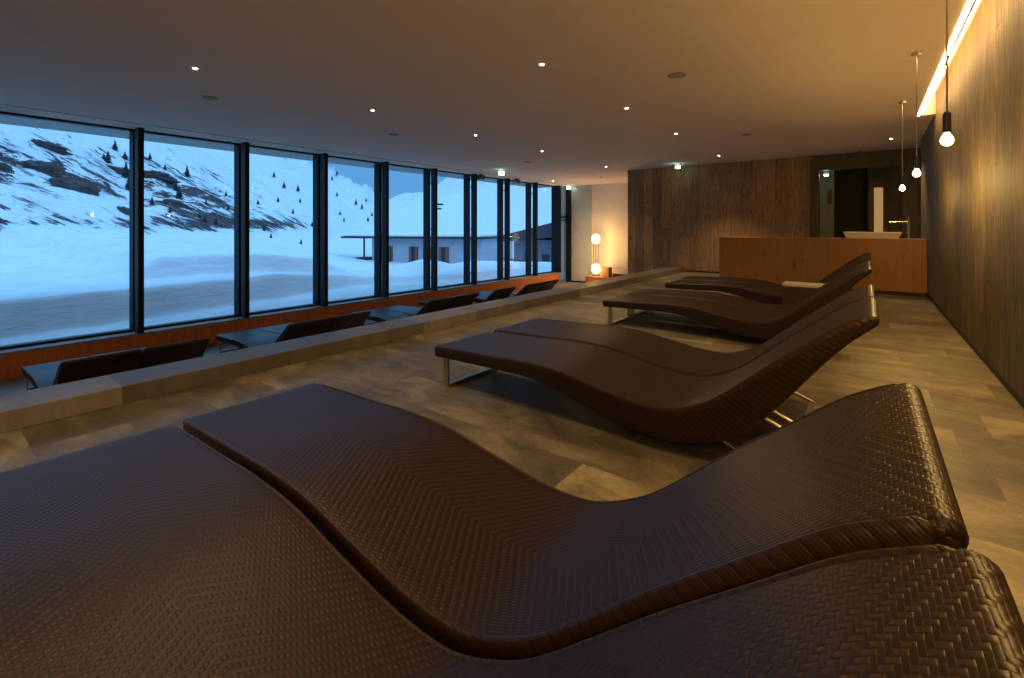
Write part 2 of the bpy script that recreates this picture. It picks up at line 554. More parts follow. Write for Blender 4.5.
struct('trim_4', boxes((OX0 - 0.10, OX0 + 0.24, YW + 1.12, YW + 1.2, 0, CEIL - .1)), M['pale_jamb'], 'pale grey door jamb inside the opening')
struct('wall_end', boxes((-8.72, -3.6, YE, YE + 0.1, LOW, CEIL)), M['white_wall'], 'white plaster end wall behind the glowing lamp')
struct('wall_side', boxes((-4.6, -4.42, YW + 0.3, YE, LOW, CEIL)), M['white_wall'], 'white plaster return wall behind the oak wall')
struct('wall_back', boxes((XG - 0.4, XR + 0.15, YB - 0.2, YB, LOW, CEIL + 0.5)), M['wood_far'], 'oak wall behind the viewer')
struct('wall_left', boxes((XG - 0.4, XG + 0.05, YB, -2.683, LOW, CEIL)), M['white_wall'], 'short wall piece left of the windows')
struct('wall_alcove_side', boxes((2.9, 3.0, 11.9, YW, 0, CEIL), (XR + 0.15, 3.0, 11.8, 11.9, 0, CEIL)), M['wood_alcove'], 'side walls of the counter alcove')

# window bench (larch board below a stone sill)
struct('trim_5', boxes((-9.95, -9.90, YB, 16.05, LOW, -0.645)), M['wood_bench'], 'reddish wooden board under the window sill')
struct('trim_6', boxes((XG - 0.35, -9.90, YB, 16.05, -0.645, -0.60), bev=0.004), M['sill'], 'grey stone window sill')
struct('trim_7', boxes((-9.56, -9.545, YB, 16.2, CEIL - 0.006, CEIL + 0.001)), M['sill'], 'narrow slot line in the ceiling along the windows')
struct('trim_8', boxes((XG - 1.15, XG - 0.08, YB, YE, CEIL + 0.0, CEIL + 0.4)), M['sill'], 'grey roof overhang outside above the windows')

# windows
GZ0, GZ1 = -0.60, CEIL
ys = [0.745 + 1.714 * k for k in range(-2, 9)]
ys.append(16.05)
for k in range(len(ys) - 1):
    y0, y1 = ys[k], ys[k + 1]
    w = empty('window_%d' % (k + 1), (XG, y0, GZ0))
    w['kind'] = 'structure'
    w['category'] = 'window'
    w['label'] = 'tall dark framed window, %s from the left in view' % ('outside the frame' if k < 2 else ['first', 'second', 'third', 'fourth', 'fifth', 'sixth', 'seventh', 'eighth', 'ninth'][k - 2])
    bm = boxes((-0.07, 0.05, 0.0, y1 - y0, 0.0, 0.035), (-0.07, 0.05, 0.0, y1 - y0, GZ1 - GZ0 - 0.03, GZ1 - GZ0),
               (-0.19, 0.03, -0.040, 0.040, 0, GZ1 - GZ0))
    obj('window_frame', bm, M['frame'], w)
    obj('pane', boxes((-0.016, 0.0, 0.03, y1 - y0 - 0.03, 0.03, GZ1 - GZ0 - 0.03)), M['glass'], w)
    bm = boxes((0.14, 0.33, -0.042, 0.042, 0.0, GZ1 - GZ0 - 0.0), bev=0.003)
    for zz in (0.35, 1.75, 3.1):
        box(bm, 0.04, 0.13, -0.012, 0.012, zz, zz + 0.03)
    obj('mullion', bm, M['frame'], w)
    obj('ceiling_plate', boxes((0.30, 0.66, -0.10, 0.10, GZ1 - GZ0 - 0.004, GZ1 - GZ0 + 0.0)), M['ceiling'], w)
w = empty('window_12', (XG, 16.1, GZ0))
w['kind'] = 'structure'
w['category'] = 'window'
w['label'] = 'dark corner post and glazed strip where the window wall ends'
obj('corner_post', boxes((-0.07, 0.34, -0.04, 0.06, 0, GZ1 - GZ0)), M['frame'], w)

# glazed end: narrow glass strip, dark post, frosted panel
w = empty('door_1', (-9.9, YE - 0.05, LOW))
w['kind'] = 'structure'
w['category'] = 'door'
w['label'] = 'frosted glass door panel with dark post at the end of the aisle'
obj('frosted_panel', boxes((0.26, 1.18, 0.03, 0.06, 0.06, CEIL - LOW)), M['frost'], w)
obj('base_rail', boxes((0.26, 1.18, -0.01, 0.07, 0.0, 0.06)), M['black'], w)
obj('door_post', boxes((0.04, 0.27, -0.03, 0.1, 0.0, CEIL - LOW)), M['frame'], w)
obj('side_light', boxes((-0.45, 0.04, 0.03, 0.06, 0.0, CEIL - LOW)), M['frost'], w)
obj('bracket', boxes((-0.30, 0.20, -0.08, -0.03, 2.62, 2.68), (-0.18, 0.16, -0.10, -0.03, 2.50, 2.54)), M['dark_steel'], w)

# ------------------------------------------------------------------ linear ceiling light
t = empty('linear_ceiling_light', (0.60, YB, CEIL))
tag(t, 'long glowing warm light strip in the ceiling slot along the right wall', 'light strip')
obj('diffuser', boxes((0.0, 0.034, 0.05, YLED - 0.02 - YB, -0.004, 0.03)), M['led'], t)
obj('slot_diffuser', boxes((0.052, 0.085, 0.05, YLED - 0.02 - YB, 0.05, 0.07)), M['led'], t)

# ------------------------------------------------------------------ sun loungers
TOP = [(-2.58, .304), (-2.30, .314), (-2.04, .322), (-1.78, .333), (-1.50, .325), (-1.28, .288), (-1.06, .253), (-.92, .243),
       (-.80, .252), (-.69, .293), (-.58, .358), (-.45, .468), (-.33, .573), (-.20, .678), (-.08, .774), (.025, .832)]
BOT = [(-2.57, .225), (-2.30, .230), (-2.02, .234), (-1.76, .236), (-1.50, .195), (-1.29, .138), (-1.07, .088), (-.89, .070),
       (-.75, .080), (-.62, .116), (-.50, .175), (-.38, .285), (-.26, .430), (-.14, .590), (-.04, .706), (.047, .787)]


def catmull(pts, n):
    out = []
    P = [Vector(p) for p in pts]
    for i in range(len(P) - 1):
        p0 = P[i - 1] if i else P[0] * 2 - P[1]
        p1, p2 = P[i], P[i + 1]
        p3 = P[i + 2] if i + 2 < len(P) else P[-1] * 2 - P[-2]
        for k in range(n):
            t_ = k / n
            out.append(0.5 * ((2 * p1) + (p2 - p0) * t_ + (2 * p0 - 5 * p1 + 4 * p2 - p3) * t_ * t_ + (3 * p1 - p0 - 3 * p2 + p3) * t_ ** 3))
    out.append(P[-1])
    return out


def make_shell(W):
    tp, bp = catmull(TOP, 6), catmull(BOT, 6)
    st = []   # (top, bottom, width inset)
    n = len(tp)
    R = 0.02
    t0, b0 = tp[0], bp[0]
    K = 4
    for k in range(K, 0, -1):          # rounded foot edge
        a = math.pi / 2 * k / K * 0.98
        h = (t0 - b0) / 2
        mid = (t0 + b0) / 2
        hl = h.length
        hh = (hl - R) + R * math.cos(a)
        st.append((mid + h.normalized() * hh + Vector((-R * math.sin(a), 0)), mid - h.normalized() * hh + Vector((-R * math.sin(a), 0)), R * (1 - math.cos(a))))
    for k in range(n):
        st.append((tp[k], bp[k], 0))
    t1, b1 = tp[-1], bp[-1]
    d = (tp[-1] - tp[-2]).normalized()
    h = (t1 - b1) / 2
    mid = (t1 + b1) / 2
    R2 = h.length
    for k in range(1, K + 2):            # rolled head edge
        a = math.pi / 2 * k / (K + 1) * 0.97
        st.append((mid + h * math.cos(a) + d * R2 * math.sin(a), mid - h * math.cos(a) + d * R2 * math.sin(a), R2 * (1 - math.cos(a)) * .7))
    bm = bmesh.new()
    uvl = bm.loops.layers.uv.new('UVMap')
    L = 0
    rings = []
    prev = None
    r = 0.016
    for (T, B, ins) in st:
        if prev is not None:
            L += (T - prev).length
        prev = T
        hw = W / 2 - ins
        D = (B - T)
        dl = max(D.length, 1e-4)
        dn = D / dl
        rr = min(r, dl * 0.45)
        prof = []        # (y, depth, v)
        ny = 8
        for i in range(ny + 1):
            y = (hw - rr) * i / ny
            prof.append((y, 0.0, y))
        for q in range(1, 5):
            a = math.pi / 2 * q / 4
            prof.append((hw - rr + rr * math.sin(a), rr - rr * math.cos(a), hw - rr + rr * a))
        vb = hw - rr + rr * math.pi / 2
        ns = 4
        for q in range(1, ns + 1):
            dd = rr + (dl - 2 * rr) * q / ns
            prof.append((hw, dd, vb + dd - rr))
        vb = vb + dl - 2 * rr
        for q in range(1, 4):
            a = math.pi / 2 * q / 3
            prof.append((hw - rr + rr * math.cos(a), dl - rr + rr * math.sin(a), vb + rr * a))
        vb += rr * math.pi / 2
        for i in range(1, 4):
            y = (hw - rr) * (1 - i / 3)
            prof.append((y, dl, vb + (hw - rr) * i / 3))
        full = [(-y, dd, -v) for (y, dd, v) in prof[::-1]][:-1] + prof
        ring = []
        for (y, dd, v) in full[:-1] if True else full:
            p = T + dn * dd
            ring.append((bm.verts.new((p.x, y, p.y)), v))
        # last profile point equals the first (bottom centre): remember its v for the seam
        rings.append((ring, L, full[-1][2]))
    for (ra, La, va), (rb, Lb, vb_) in zip(rings, rings[1:]):
        m_ = len(ra)
        for k in range(m_):
            k2 = (k + 1) % m_
            f = bm.faces.new((ra[k][0], ra[k2][0], rb[k2][0], rb[k][0]))
            v_a2 = ra[k2][1] if k2 else va
            v_b2 = rb[k2][1] if k2 else vb_
            uvs = ((La, ra[k][1]), (La, v_a2), (Lb, v_b2), (Lb, rb[k][1]))
            for lp, uv in zip(f.loops, uvs):
                lp[uvl].uv = uv
            f.smooth = True
    for ring in (rings[0][0], rings[-1][0]):
        bm.faces.new([v[0] for v in ring])
    return bm


def shell_obj(W, parent):
    bm = make_shell(W)
    me = bpy.data.meshes.new('woven_shell')
    bmesh.ops.recalc_face_normals(bm, faces=bm.faces)
    bm.to_mesh(me)
    bm.free()
    me.materials.append(M['weave'])
    o = bpy.data.objects.new('woven_shell', me)
    col.objects.link(o)
    o.parent = parent
    return o


def edge_bm(W, sgn):
    """braided roll along one long edge of the shell"""
    tp, bp = catmull(TOP, 6), catmull(BOT, 6)
    bm = bmesh.new()
    uvl = bm.loops.layers.uv.new('UVMap')
    rings = []
    L = 0
    prev = None
    S = 10
    for i, (T, B) in enumerate(zip(tp, bp)):
        if prev is not None:
            L += (T - prev).length
        prev = T
        dn = (B - T).normalized()
        c = T + dn * 0.018
        endf = 0.55 if i in (0, len(tp) - 1) else 1
        ring = []
        for k in range(S):
            a = 2 * math.pi * k / S
            yy = sgn * (W / 2 - 0.007) + 0.010 * math.cos(a) * endf
            dd = 0.0215 * math.sin(a) * endf
            p = c + dn * dd
            ring.append(bm.verts.new((p.x, yy, p.y)))
        rings.append((ring, L))
    for (ra, La), (rb, Lb) in zip(rings, rings[1:]):
        for k in range(S):
            k2 = (k + 1) % S
            f = bm.faces.new((ra[k], ra[k2], rb[k2], rb[k]))
            va, vb2 = 0.1 * k / S, 0.1 * (k + 1) / S
            for lp, uv in zip(f.loops, ((La, va), (La, vb2), (Lb, vb2), (Lb, va))):
                lp[uvl].uv = uv
            f.smooth = True
    bm.faces.new(rings[0][0])
    bm.faces.new(rings[-1][0])
    return bm


LW = 0.665


def make_lounger():
    root = empty('sun_lounger')
    shell_obj(LW, root)
    for sgn in (-1, 1):
        bm = edge_bm(LW, sgn)
        me = bpy.data.meshes.new('braided_edge')
        bmesh.ops.recalc_face_normals(bm, faces=bm.faces)
        bm.to_mesh(me)
        bm.free()
        me.materials.append(M['braid'])
        o = bpy.data.objects.new('braided_edge', me)
        col.objects.link(o)
        o.parent = root
        y = sgn * (LW / 2 - 0.045)
        obj('leg', bar(bmesh.new(), (-2.505, y, 0.024), (-2.505, y, 0.235), 0.05, 0.012, Vector((1, 0, 0))), M['steel'], root)
        obj('leg', bar(bmesh.new(), (-0.27, y * 0.93, 0.018), (-0.70, y * 0.93, 0.195), 0.035, 0.010, Vector((0, 1, 0))), M['steel'], root)
    obj('crossbar', boxes((-2.53, -2.48, -LW / 2 + 0.045, LW / 2 - 0.045, 0.0, 0.024)), M['steel'], root)
    obj('crossbar', boxes((-0.29, -0.255, -LW / 2 + 0.05, LW / 2 - 0.05, 0.0, 0.020)), M['steel'], root)
    return root


proto = make_lounger()
G1 = 'woven sun loungers on the upper floor'
G2 = 'woven sun loungers on the lower floor by the windows'
XH = 0.0
spots = [
    (XH + 0.06, 0.085, 0, 'nearest brown woven wave lounger filling the lower left of the room', G1),
    (XH + 0.04, 0.79, 0, 'brown woven wave lounger just behind the nearest one, right beside it', G1),
    (XH - 0.022, 2.44, 0, 'front lounger of the second pair, its brown woven side facing the viewer', G1),
    (XH - 0.027, 3.15, 0, 'rear lounger of the second pair, half hidden behind its brown neighbour', G1),
    (XH - 0.03, 5.27, 0, 'front lounger of the third pair, steel foot frame standing on open floor', G1),
    (XH - 0.03, 5.97, 0, 'rear lounger of the third pair, in front of the box side table', G1),
    (XH - 0.03, 7.50, 0, 'front lounger of the farthest pair, behind the box side table', G1),
    (XH - 0.03, 8.20, 0, 'rear lounger of the farthest pair, closest to the orange counter', G1),
    (-6.58, 0.97, LOW, 'leftmost lounger by the windows, dark back towards the stone kerb', G2),
    (-6.58, 1.66, LOW, 'second lounger by the windows from the left, touching the leftmost one', G2),
    (-6.58, 3.34, LOW, 'lounger by the windows whose blue-lit foot end shows below the second mullion', G2),
    (-6.58, 4.03, LOW, 'lounger by the windows, right one of the second pair from the left', G2),
    (-6.58, 6.03, LOW, 'lounger by the windows, left one of the middle pair behind the kerb', G2),
    (-6.58, 6.73, LOW, 'lounger by the windows, right one of the middle pair behind the kerb', G2),
    (-6.58, 8.02, LOW, 'single lounger by the windows between the two farther pairs', G2),
    (-6.58, 9.22, LOW, 'lounger by the windows, left one of the last pair near the end wall', G2),
    (-6.58, 9.92, LOW, 'last lounger by the windows, closest to the glowing floor lamp', G2),
]
for i, (x, y, z, lab, g) in enumerate(spots):
    o = proto if i == 0 else copy_tree(proto)
    o.location = (x, y + LW / 2, z)
    tag(o, lab, 'lounger', g)

# ------------------------------------------------------------------ side table between the far loungers
t = empty('side_table', (-0.86, 6.72, 0))
tag(t, 'low box side table with pale top between the far loungers', 'table')
obj('table_body', boxes((0.0, 0.44, 0.0, 0.33, 0.0, 0.47), bev=0.004), M['table_body'], t)
obj('table_top', boxes((-0.004, 0.444, -0.004, 0.334, 0.47, 0.50), bev=0.004), M['table_white'], t)

# ------------------------------------------------------------------ wash counter, basin, tap
CY = 10.7
t = empty('wash_counter', (-2.55, CY, 0))
tag(t, 'long orange larch wash counter with plain front and dark plinth', 'counter')
obj('front_panel', boxes((0.0, XR + 2.55 - 0.005, 0.0, 0.06, 0.075, 0.975)), M['wood_counter'], t)
obj('counter_body', boxes((0.01, XR + 2.55 - 0.005, 0.06, 0.70, 0.075, 0.97)), M['wood_counter'], t)
obj('counter_top', boxes((-0.01, XR + 2.55 - 0.005, -0.012, 0.72, 0.975, 1.005), bev=0.003), M['wood_counter'], t)
obj('plinth', boxes((0.03, XR + 2.55 - 0.005, 0.03, 0.66, 0.0, 0.075)), M['black'], t)


def basin():
    bm = bmesh.new()
    x0, x1, y0, y1 = -0.43, 0.43, -0.21, 0.21
    def ring(ix, iy, z):
        return [bm.verts.new(p) for p in ((x0 + ix, y0 + iy, z), (x1 - ix, y0 + iy, z), (x1 - ix, y1 - iy, z), (x0 + ix, y1 - iy, z))]
    rs = [ring(.05, .04, 0), ring(0, 0, .115), ring(.012, .012, .12), ring(.03, .03, .115), ring(.09, .07, .025)]
    for a, b in zip(rs, rs[1:]):
        for k in range(4):
            bm.faces.new((a[k], a[(k + 1) % 4], b[(k + 1) % 4], b[k]))
    bm.faces.new(rs[0])
    bm.faces.new(rs[-1])
    return bm


o = obj('wash_basin', basin(), M['ceramic'], loc=(0.055, CY + 0.36, 1.005))
tag(o, 'cream rectangular wash basin standing on the orange counter', 'basin')
t = empty('basin_tap', (0.585, CY + 0.36, 1.005))
tag(t, 'tall chrome tap with flat spout beside the cream basin', 'tap')
obj('tap_body', lathe(bmesh.new(), [(0.03, 0), (0.03, 0.01), (0.022, 0.012), (0.024, 0.33), (0.018, 0.335)], 20), M['chrome'], t, True)
obj('spout', bar(bmesh.new(), (0.0, 0, 0.315), (-0.27, 0, 0.305), 0.03, 0.016), M['chrome'], t)
obj('tap_lever', bar(bmesh.new(), (0.0, 0, 0.335), (0.0, 0.07, 0.40), 0.014, 0.008, Vector((1, 0, 0))), M['chrome'], t)

# passage details seen through the opening
t = empty('wall_mirror', (0.135, YW + 1.07, 0.95))
tag(t, 'tall wood framed mirror panel glowing warm in the dark opening', 'mirror')
obj('mirror_frame', boxes((-0.10, -0.02, -0.03, 0.03, 0, 1.35), (0.15, 0.22, -0.03, 0.03, 0, 1.35), (-0.02, 0.15, -0.03, 0.03, 1.22, 1.35), (-0.02, 0.15, -0.03, 0.03, 0, 0.06)), M['low_wood'], t)
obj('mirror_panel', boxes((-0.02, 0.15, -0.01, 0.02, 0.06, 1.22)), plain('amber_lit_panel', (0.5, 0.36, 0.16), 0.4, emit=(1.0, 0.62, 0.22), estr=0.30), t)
obj('support_wall', boxes((-0.14, 0.46, 0.03, 0.08, -0.95, 1.8)), M['wood_alcove'], t)
o = obj('notice_plate', boxes((0, 0.10, 0, 0.012, 0, 0.36)), M['low_wood'], loc=(OX0 + 0.10, YW + 1.107, 1.80))
tag(o, 'small brown plate on the pale door jamb', 'plate')

# ------------------------------------------------------------------ pendant lamps
def make_pendant():
    r = empty('pendant_lamp')
    H = CEIL - 1.74
    obj('ceiling_rose', cyl(0.042, -0.035, 0.0), M['steel'], r, False)
    obj('cord', cyl(0.0055, -H + 0.15, -0.03, seg=8), M['steel'], r)
    obj('socket', lathe(bmesh.new(), [(0.012, -H + 0.17), (0.020, -H + 0.155), (0.021, -H + 0.045), (0.017, -H + 0.040)], 20), M['dark_steel'], r)
    obj('bulb', lathe(bmesh.new(), [(0.012, -H + 0.045), (0.016, -H + 0.03), (0.027, -H + 0.012), (0.031, -H - 0.006), (0.027, -H - 0.024), (0.015, -H - 0.035), (0.003, -H - 0.038)], 20), M['bulb'], r, True)
    return r


pp = make_pendant()
plabels = ['pendant bulb lamp hanging nearest the wash counter, smallest of the glowing three',
           'middle pendant bulb lamp hanging beside the end of the light strip',
           'nearest of the visible pendant bulb lamps, cord running out of the top',
           'pendant bulb lamp beside the viewer, outside the right edge of the photo',
           'pendant bulb lamp behind the viewer along the right wall']
for i, (x, y) in enumerate(((0.368, 8.2), (0.378, 6.03), (0.382, 3.86), (0.382, 1.69), (0.382, -0.48))):
    o = pp if i == 0 else copy_tree(pp)
    o.location = (x, y, CEIL)
    tag(o, plabels[i], 'lamp', 'bare bulb pendants along the right wall')
    l = bpy.data.lights.new('bulb_light', 'POINT')
    l.energy = P_BULB
    l.color = WARM
    l.shadow_soft_size = 0.05
    lo = bpy.data.objects.new('bulb_light', l)
    lo.parent = o
    lo.location = (0, 0, -(CEIL - 1.74) - 0.09)
    col.objects.link(lo)

# ------------------------------------------------------------------ ceiling spots and speaker discs (found from the picture's rays; some unseen spots added)
f_, HY = 465.0, 228.0
S_, C_ = math.sin(YAW), math.cos(YAW)


def on_ceiling(u, v):
    du = (u - 512) / f_
    t_ = (CEIL - 1.2) / ((HY - v) / f_)
    return ((-S_ + du * C_) * t_, (C_ + du * S_) * t_)


def make_spot():
    r = empty('ceiling_spotlight')
    obj('spot_ring', lathe(bmesh.new(), [(0.028, -0.004), (0.045, -0.004), (0.047, 0.0), (0.028, 0.0)], 24), M['white_metal'], r)
    obj('spot_lens', cyl(0.020, -0.010, -0.002), M['spot_em'], r)
    return r


sp = make_spot()
S_UV = [((195, 68), 'recessed ceiling spot nearest the left windows, above the first mullion'),
        ((372.5, 110), 'recessed ceiling spot above the lower aisle, second along the window row'),
        ((475.5, 135), 'recessed ceiling spot third along the window row, above the middle of the window wall'),
        ((542, 151), 'recessed ceiling spot fourth along the window row, right of the green sign'),
        ((541.8, 64), 'recessed ceiling spot nearest over the upper floor, near the top centre'),
        ((626.5, 108), 'recessed ceiling spot second over the upper floor, left of the round vent'),
        ((676, 133.5), 'recessed ceiling spot over the upper floor, just above the green sign on the oak wall'),
        ((719, 155.5), 'recessed ceiling spot against the top edge of the far oak wall'),
        ((606, 166.5), 'dim recessed ceiling spot left of the corner of the oak wall'),
        ((553, 181), 'tiny recessed ceiling spot closest to the end of the window wall'),
        ((891, 138.5), 'recessed ceiling spot above the wash basin, behind the pendant cord')]
S_ADDED = [((-7.6, -0.6), 'added unseen ceiling spot over the lower aisle, outside the left edge of the photo'),  # unseen spots, added to bring more warm light to the ceiling
         ((-2.6, -0.4), 'added unseen ceiling spot over the upper floor beside the viewer, outside the photo'),
         ((-2.6, 1.1), 'added unseen ceiling spot over the nearest loungers, outside the photo')]
for i, (q_, lab) in enumerate([(on_ceiling(*a), b) for a, b in S_UV] + S_ADDED):
    x, y = q_
    o = sp if i == 0 else copy_tree(sp)
    o.location = (x, min(y, YE - 0.1), CEIL)
    tag(o, lab, 'ceiling light', 'recessed ceiling spots')
    l = bpy.data.lights.new('spot_beam', 'SPOT')
    l.energy = P_SPOT * (4.5 if 'against the top edge' in lab else 2.0 if x > -4.2 else 1.0)
    l.color = (1.0, 0.72, 0.40)
    l.spot_size = math.radians(95)
    l.spot_blend = 0.8
    l.shadow_soft_size = 0.03
    lo = bpy.data.objects.new('spot_beam', l)
    lo.parent = o
    lo.location = (0, 0, -0.03)
    col.objects.link(lo)

D_UV = [((676.7, 75), 0.10, 'largest round ceiling grille, near the top right of the ceiling'),
        ((746, 134.5), 0.09, 'round ceiling grille in front of the far oak wall'),
        ((210, 97.7), 0.09, 'round ceiling grille beside the first spot near the left windows'),
        ((393.6, 134.3), 0.09, 'round ceiling grille above the fifth window'),
        ((527.7, 161.7), 0.09, 'round ceiling grille left of the fourth window row spot'),
        ((601, 177), 0.07, 'small dark round detector on the ceiling near the white end wall'),
        ((860, 156), 0.07, 'small round grille high above the dark opening')]
gm = None
for (u, v), r, lab in D_UV:
    x, y = on_ceiling(u, v)
    y = min(y, YW - 0.15) if u > 627 else min(y, YE - .15)
    o = obj('ceiling_speaker', lathe(bmesh.new(), [(r, 0.0), (r, -0.008), (r * .85, -0.012), (r * .3, -0.010), (0.002, -0.010)], 28), M['grille'], loc=(x, y, CEIL))
    tag(o, lab, 'ceiling grille', 'round ceiling grilles')


# ------------------------------------------------------------------ exit signs
def exit_sign(loc, rz, lab, s=1.0, arrow=1):
    r = empty('exit_sign', loc)
    r.rotation_euler.z = rz
    tag(r, lab, 'exit sign')
    obj('sign_housing', boxes((-0.11 * s, 0.11 * s, -0.025, 0.025, -0.05, 0.0)), M['white_metal'], r)
    obj('sign_face', boxes((-0.10 * s, 0.10 * s, -0.006, 0.006, -0.19 * s, -0.05)), M['sign_white'], r)
    bm = boxes((0.01 * s, 0.075 * s, -0.0085, -0.006, -0.165 * s, -0.075 * s), (-0.05 * s, -0.005 * s, -0.0085, -0.006, -0.128 * s, -0.112 * s))
    v = [bm.verts.new(p) for p in ((-0.05 * s, -0.0085, -0.095 * s), (-0.08 * s, -0.0085, -0.12 * s), (-0.05 * s, -0.0085, -0.145 * s))]
    bm.faces.new(v)
    obj('sign_pictogram', bm, M['sign_green'], r)
    l = bpy.data.lights.new('sign_light', 'POINT')
    l.energy = 0.6
    l.color = (0.5, 1.0, 0.75)
    l.shadow_soft_size = 0.05
    lo = bpy.data.objects.new('sign_light', l)
    lo.parent = r
    lo.location = (0, -0.08, -0.10)
    col.objects.link(lo)
    return r


exit_sign((-4.05, 12.60, CEIL), 0.0, 'green white lit exit sign under the ceiling before the oak wall', 0.65)
x_, y_ = on_ceiling(501.5, 170)
exit_sign((x_, min(y_, 15), CEIL), 0.5, 'green white lit exit sign hanging above the windows', 0.8)
exit_sign((-9.62, YE - 0.25, CEIL), 0.4, 'green white lit exit sign at the far glass door', 0.8)
exit_sign((OX0 + 0.12, YW + 0.40, OZ1 - 0.02), 0.0, 'small lit exit sign at the top left of the dark opening', 0.45)

# housings hanging at the windows
for (u, v, lab) in ((481, 178, 'left small grey housing hanging from the ceiling by the windows'), (516.5, 182, 'right small grey housing hanging from the ceiling by the windows')):
    x, y = on_ceiling(u, v)
    x, y = x * 0.93, y * 0.93
    r = empty('window_housing', (x, y, CEIL))
    tag(r, lab, 'housing', 'small housings at the window head')
    obj('housing_box', boxes((-0.10, 0.10, -0.09, 0.09, -0.17, -0.03), bev=0.006), M['grey_box'], r)
    obj('housing_bracket', boxes((-0.03, 0.03, -0.03, 0.03, -0.03, 0.0)), M['dark_steel'], r)
    obj('housing_lens', boxes((-0.07, 0.07, -0.1, -0.085, -0.15, -0.12)), M['white_metal'], r)

# ------------------------------------------------------------------ corner with lamp
LX, LY = -8.28, 16.1
t = empty('floor_lamp', (LX, LY, LOW + 0.36))
tag(t, 'tall lamp with two glowing paper globes standing on the low table', 'lamp')
obj('lamp_base', cyl(0.12, 0, 0.02), M['dark_steel'], t)
for a in (0, 2.1, 4.2):
    obj('lamp_rod', cyl(0.008, 0.02, 1.42, (0.10 * math.cos(a), 0.10 * math.sin(a), 0), 8), M['dark_steel'], t)
for z in (0.28, 1.42):
    obj('lamp_shade', lathe(bmesh.new(), [(0.05, z - 0.19), (0.12, z - 0.15), (0.155, z - 0.06), (0.155, z + 0.06), (0.12, z + 0.15), (0.05, z + 0.19)], 24), M['shade'], t, True)
    l = bpy.data.lights.new('globe_light', 'POINT')
    l.energy = 45
    l.color = (1.0, 0.56, 0.18)
    l.shadow_soft_size = 0.12
    lo = bpy.data.objects.new('globe_light', l)
    lo.parent = t
    lo.location = (0.10, -0.38, z)
    col.objects.link(lo)

t = empty('low_table', (-8.6, 15.85, LOW))
tag(t, 'low brown wooden table carrying the glowing lamp', 'table')
obj('table_top', boxes((0, 1.15, 0, 0.6, 0.32, 0.36)), M['low_wood'], t)
for x, y in ((0, 0), (1.09, 0), (0, 0.54), (1.09, 0.54)):
    obj('leg', boxes((x, x + 0.06, y, y + 0.06, 0, 0.32)), M['low_wood'], t)
obj('side_panel', boxes((0.06, 1.09, 0.02, 0.04, 0.05, 0.32)), M['low_wood'], t)
o = obj('wooden_box', boxes((0, 0.34, 0, 0.3, 0, 0.36), bev=0.008), M['low_wood'], loc=(-8.02, 15.95, LOW + 0.36))
tag(o, 'brown wooden box on the low table right of the lamp', 'box')
t = empty('lounge_chair', (-7.35, 15.6, LOW))
tag(t, 'low chair with pale cushion and brown side beside the low table', 'chair')
obj('chair_frame', boxes((0, 0.95, 0, 0.08, 0.1, 0.55), (0, 0.95, 0.6, 0.68, 0.1, 0.55), (0, 0.95, 0.08, 0.6, 0.1, 0.3)), M['low_wood'], t)
for x, y in ((0, 0), (0.87, 0), (0, 0.6), (0.87, 0.6)):
    obj('leg', boxes((x, x + 0.07, y, y + 0.07, 0, 0.1)), M['low_wood'], t)
obj('seat_cushion', boxes((0.0, 0.9, 0.09, 0.59, 0.3, 0.45), bev=0.03), M['cushion'], t)
obj('back_cushion', boxes((-0.05, 0.9, 0.44, 0.59, 0.45, 0.74), bev=0.04), M['cushion'], t)

# ------------------------------------------------------------------ outside: snow, mountains
def sstep(a, b, x):
    t_ = max(0.0, min(1.0, (x - a) / (b - a)))
    return t_ * t_ * (3 - 2 * t_)


AN = math.radians(137)
NX, NY = -math.sin(AN), math.cos(AN)
AM = math.radians(-25)
MX, MY = -math.sin(AM), math.cos(AM)


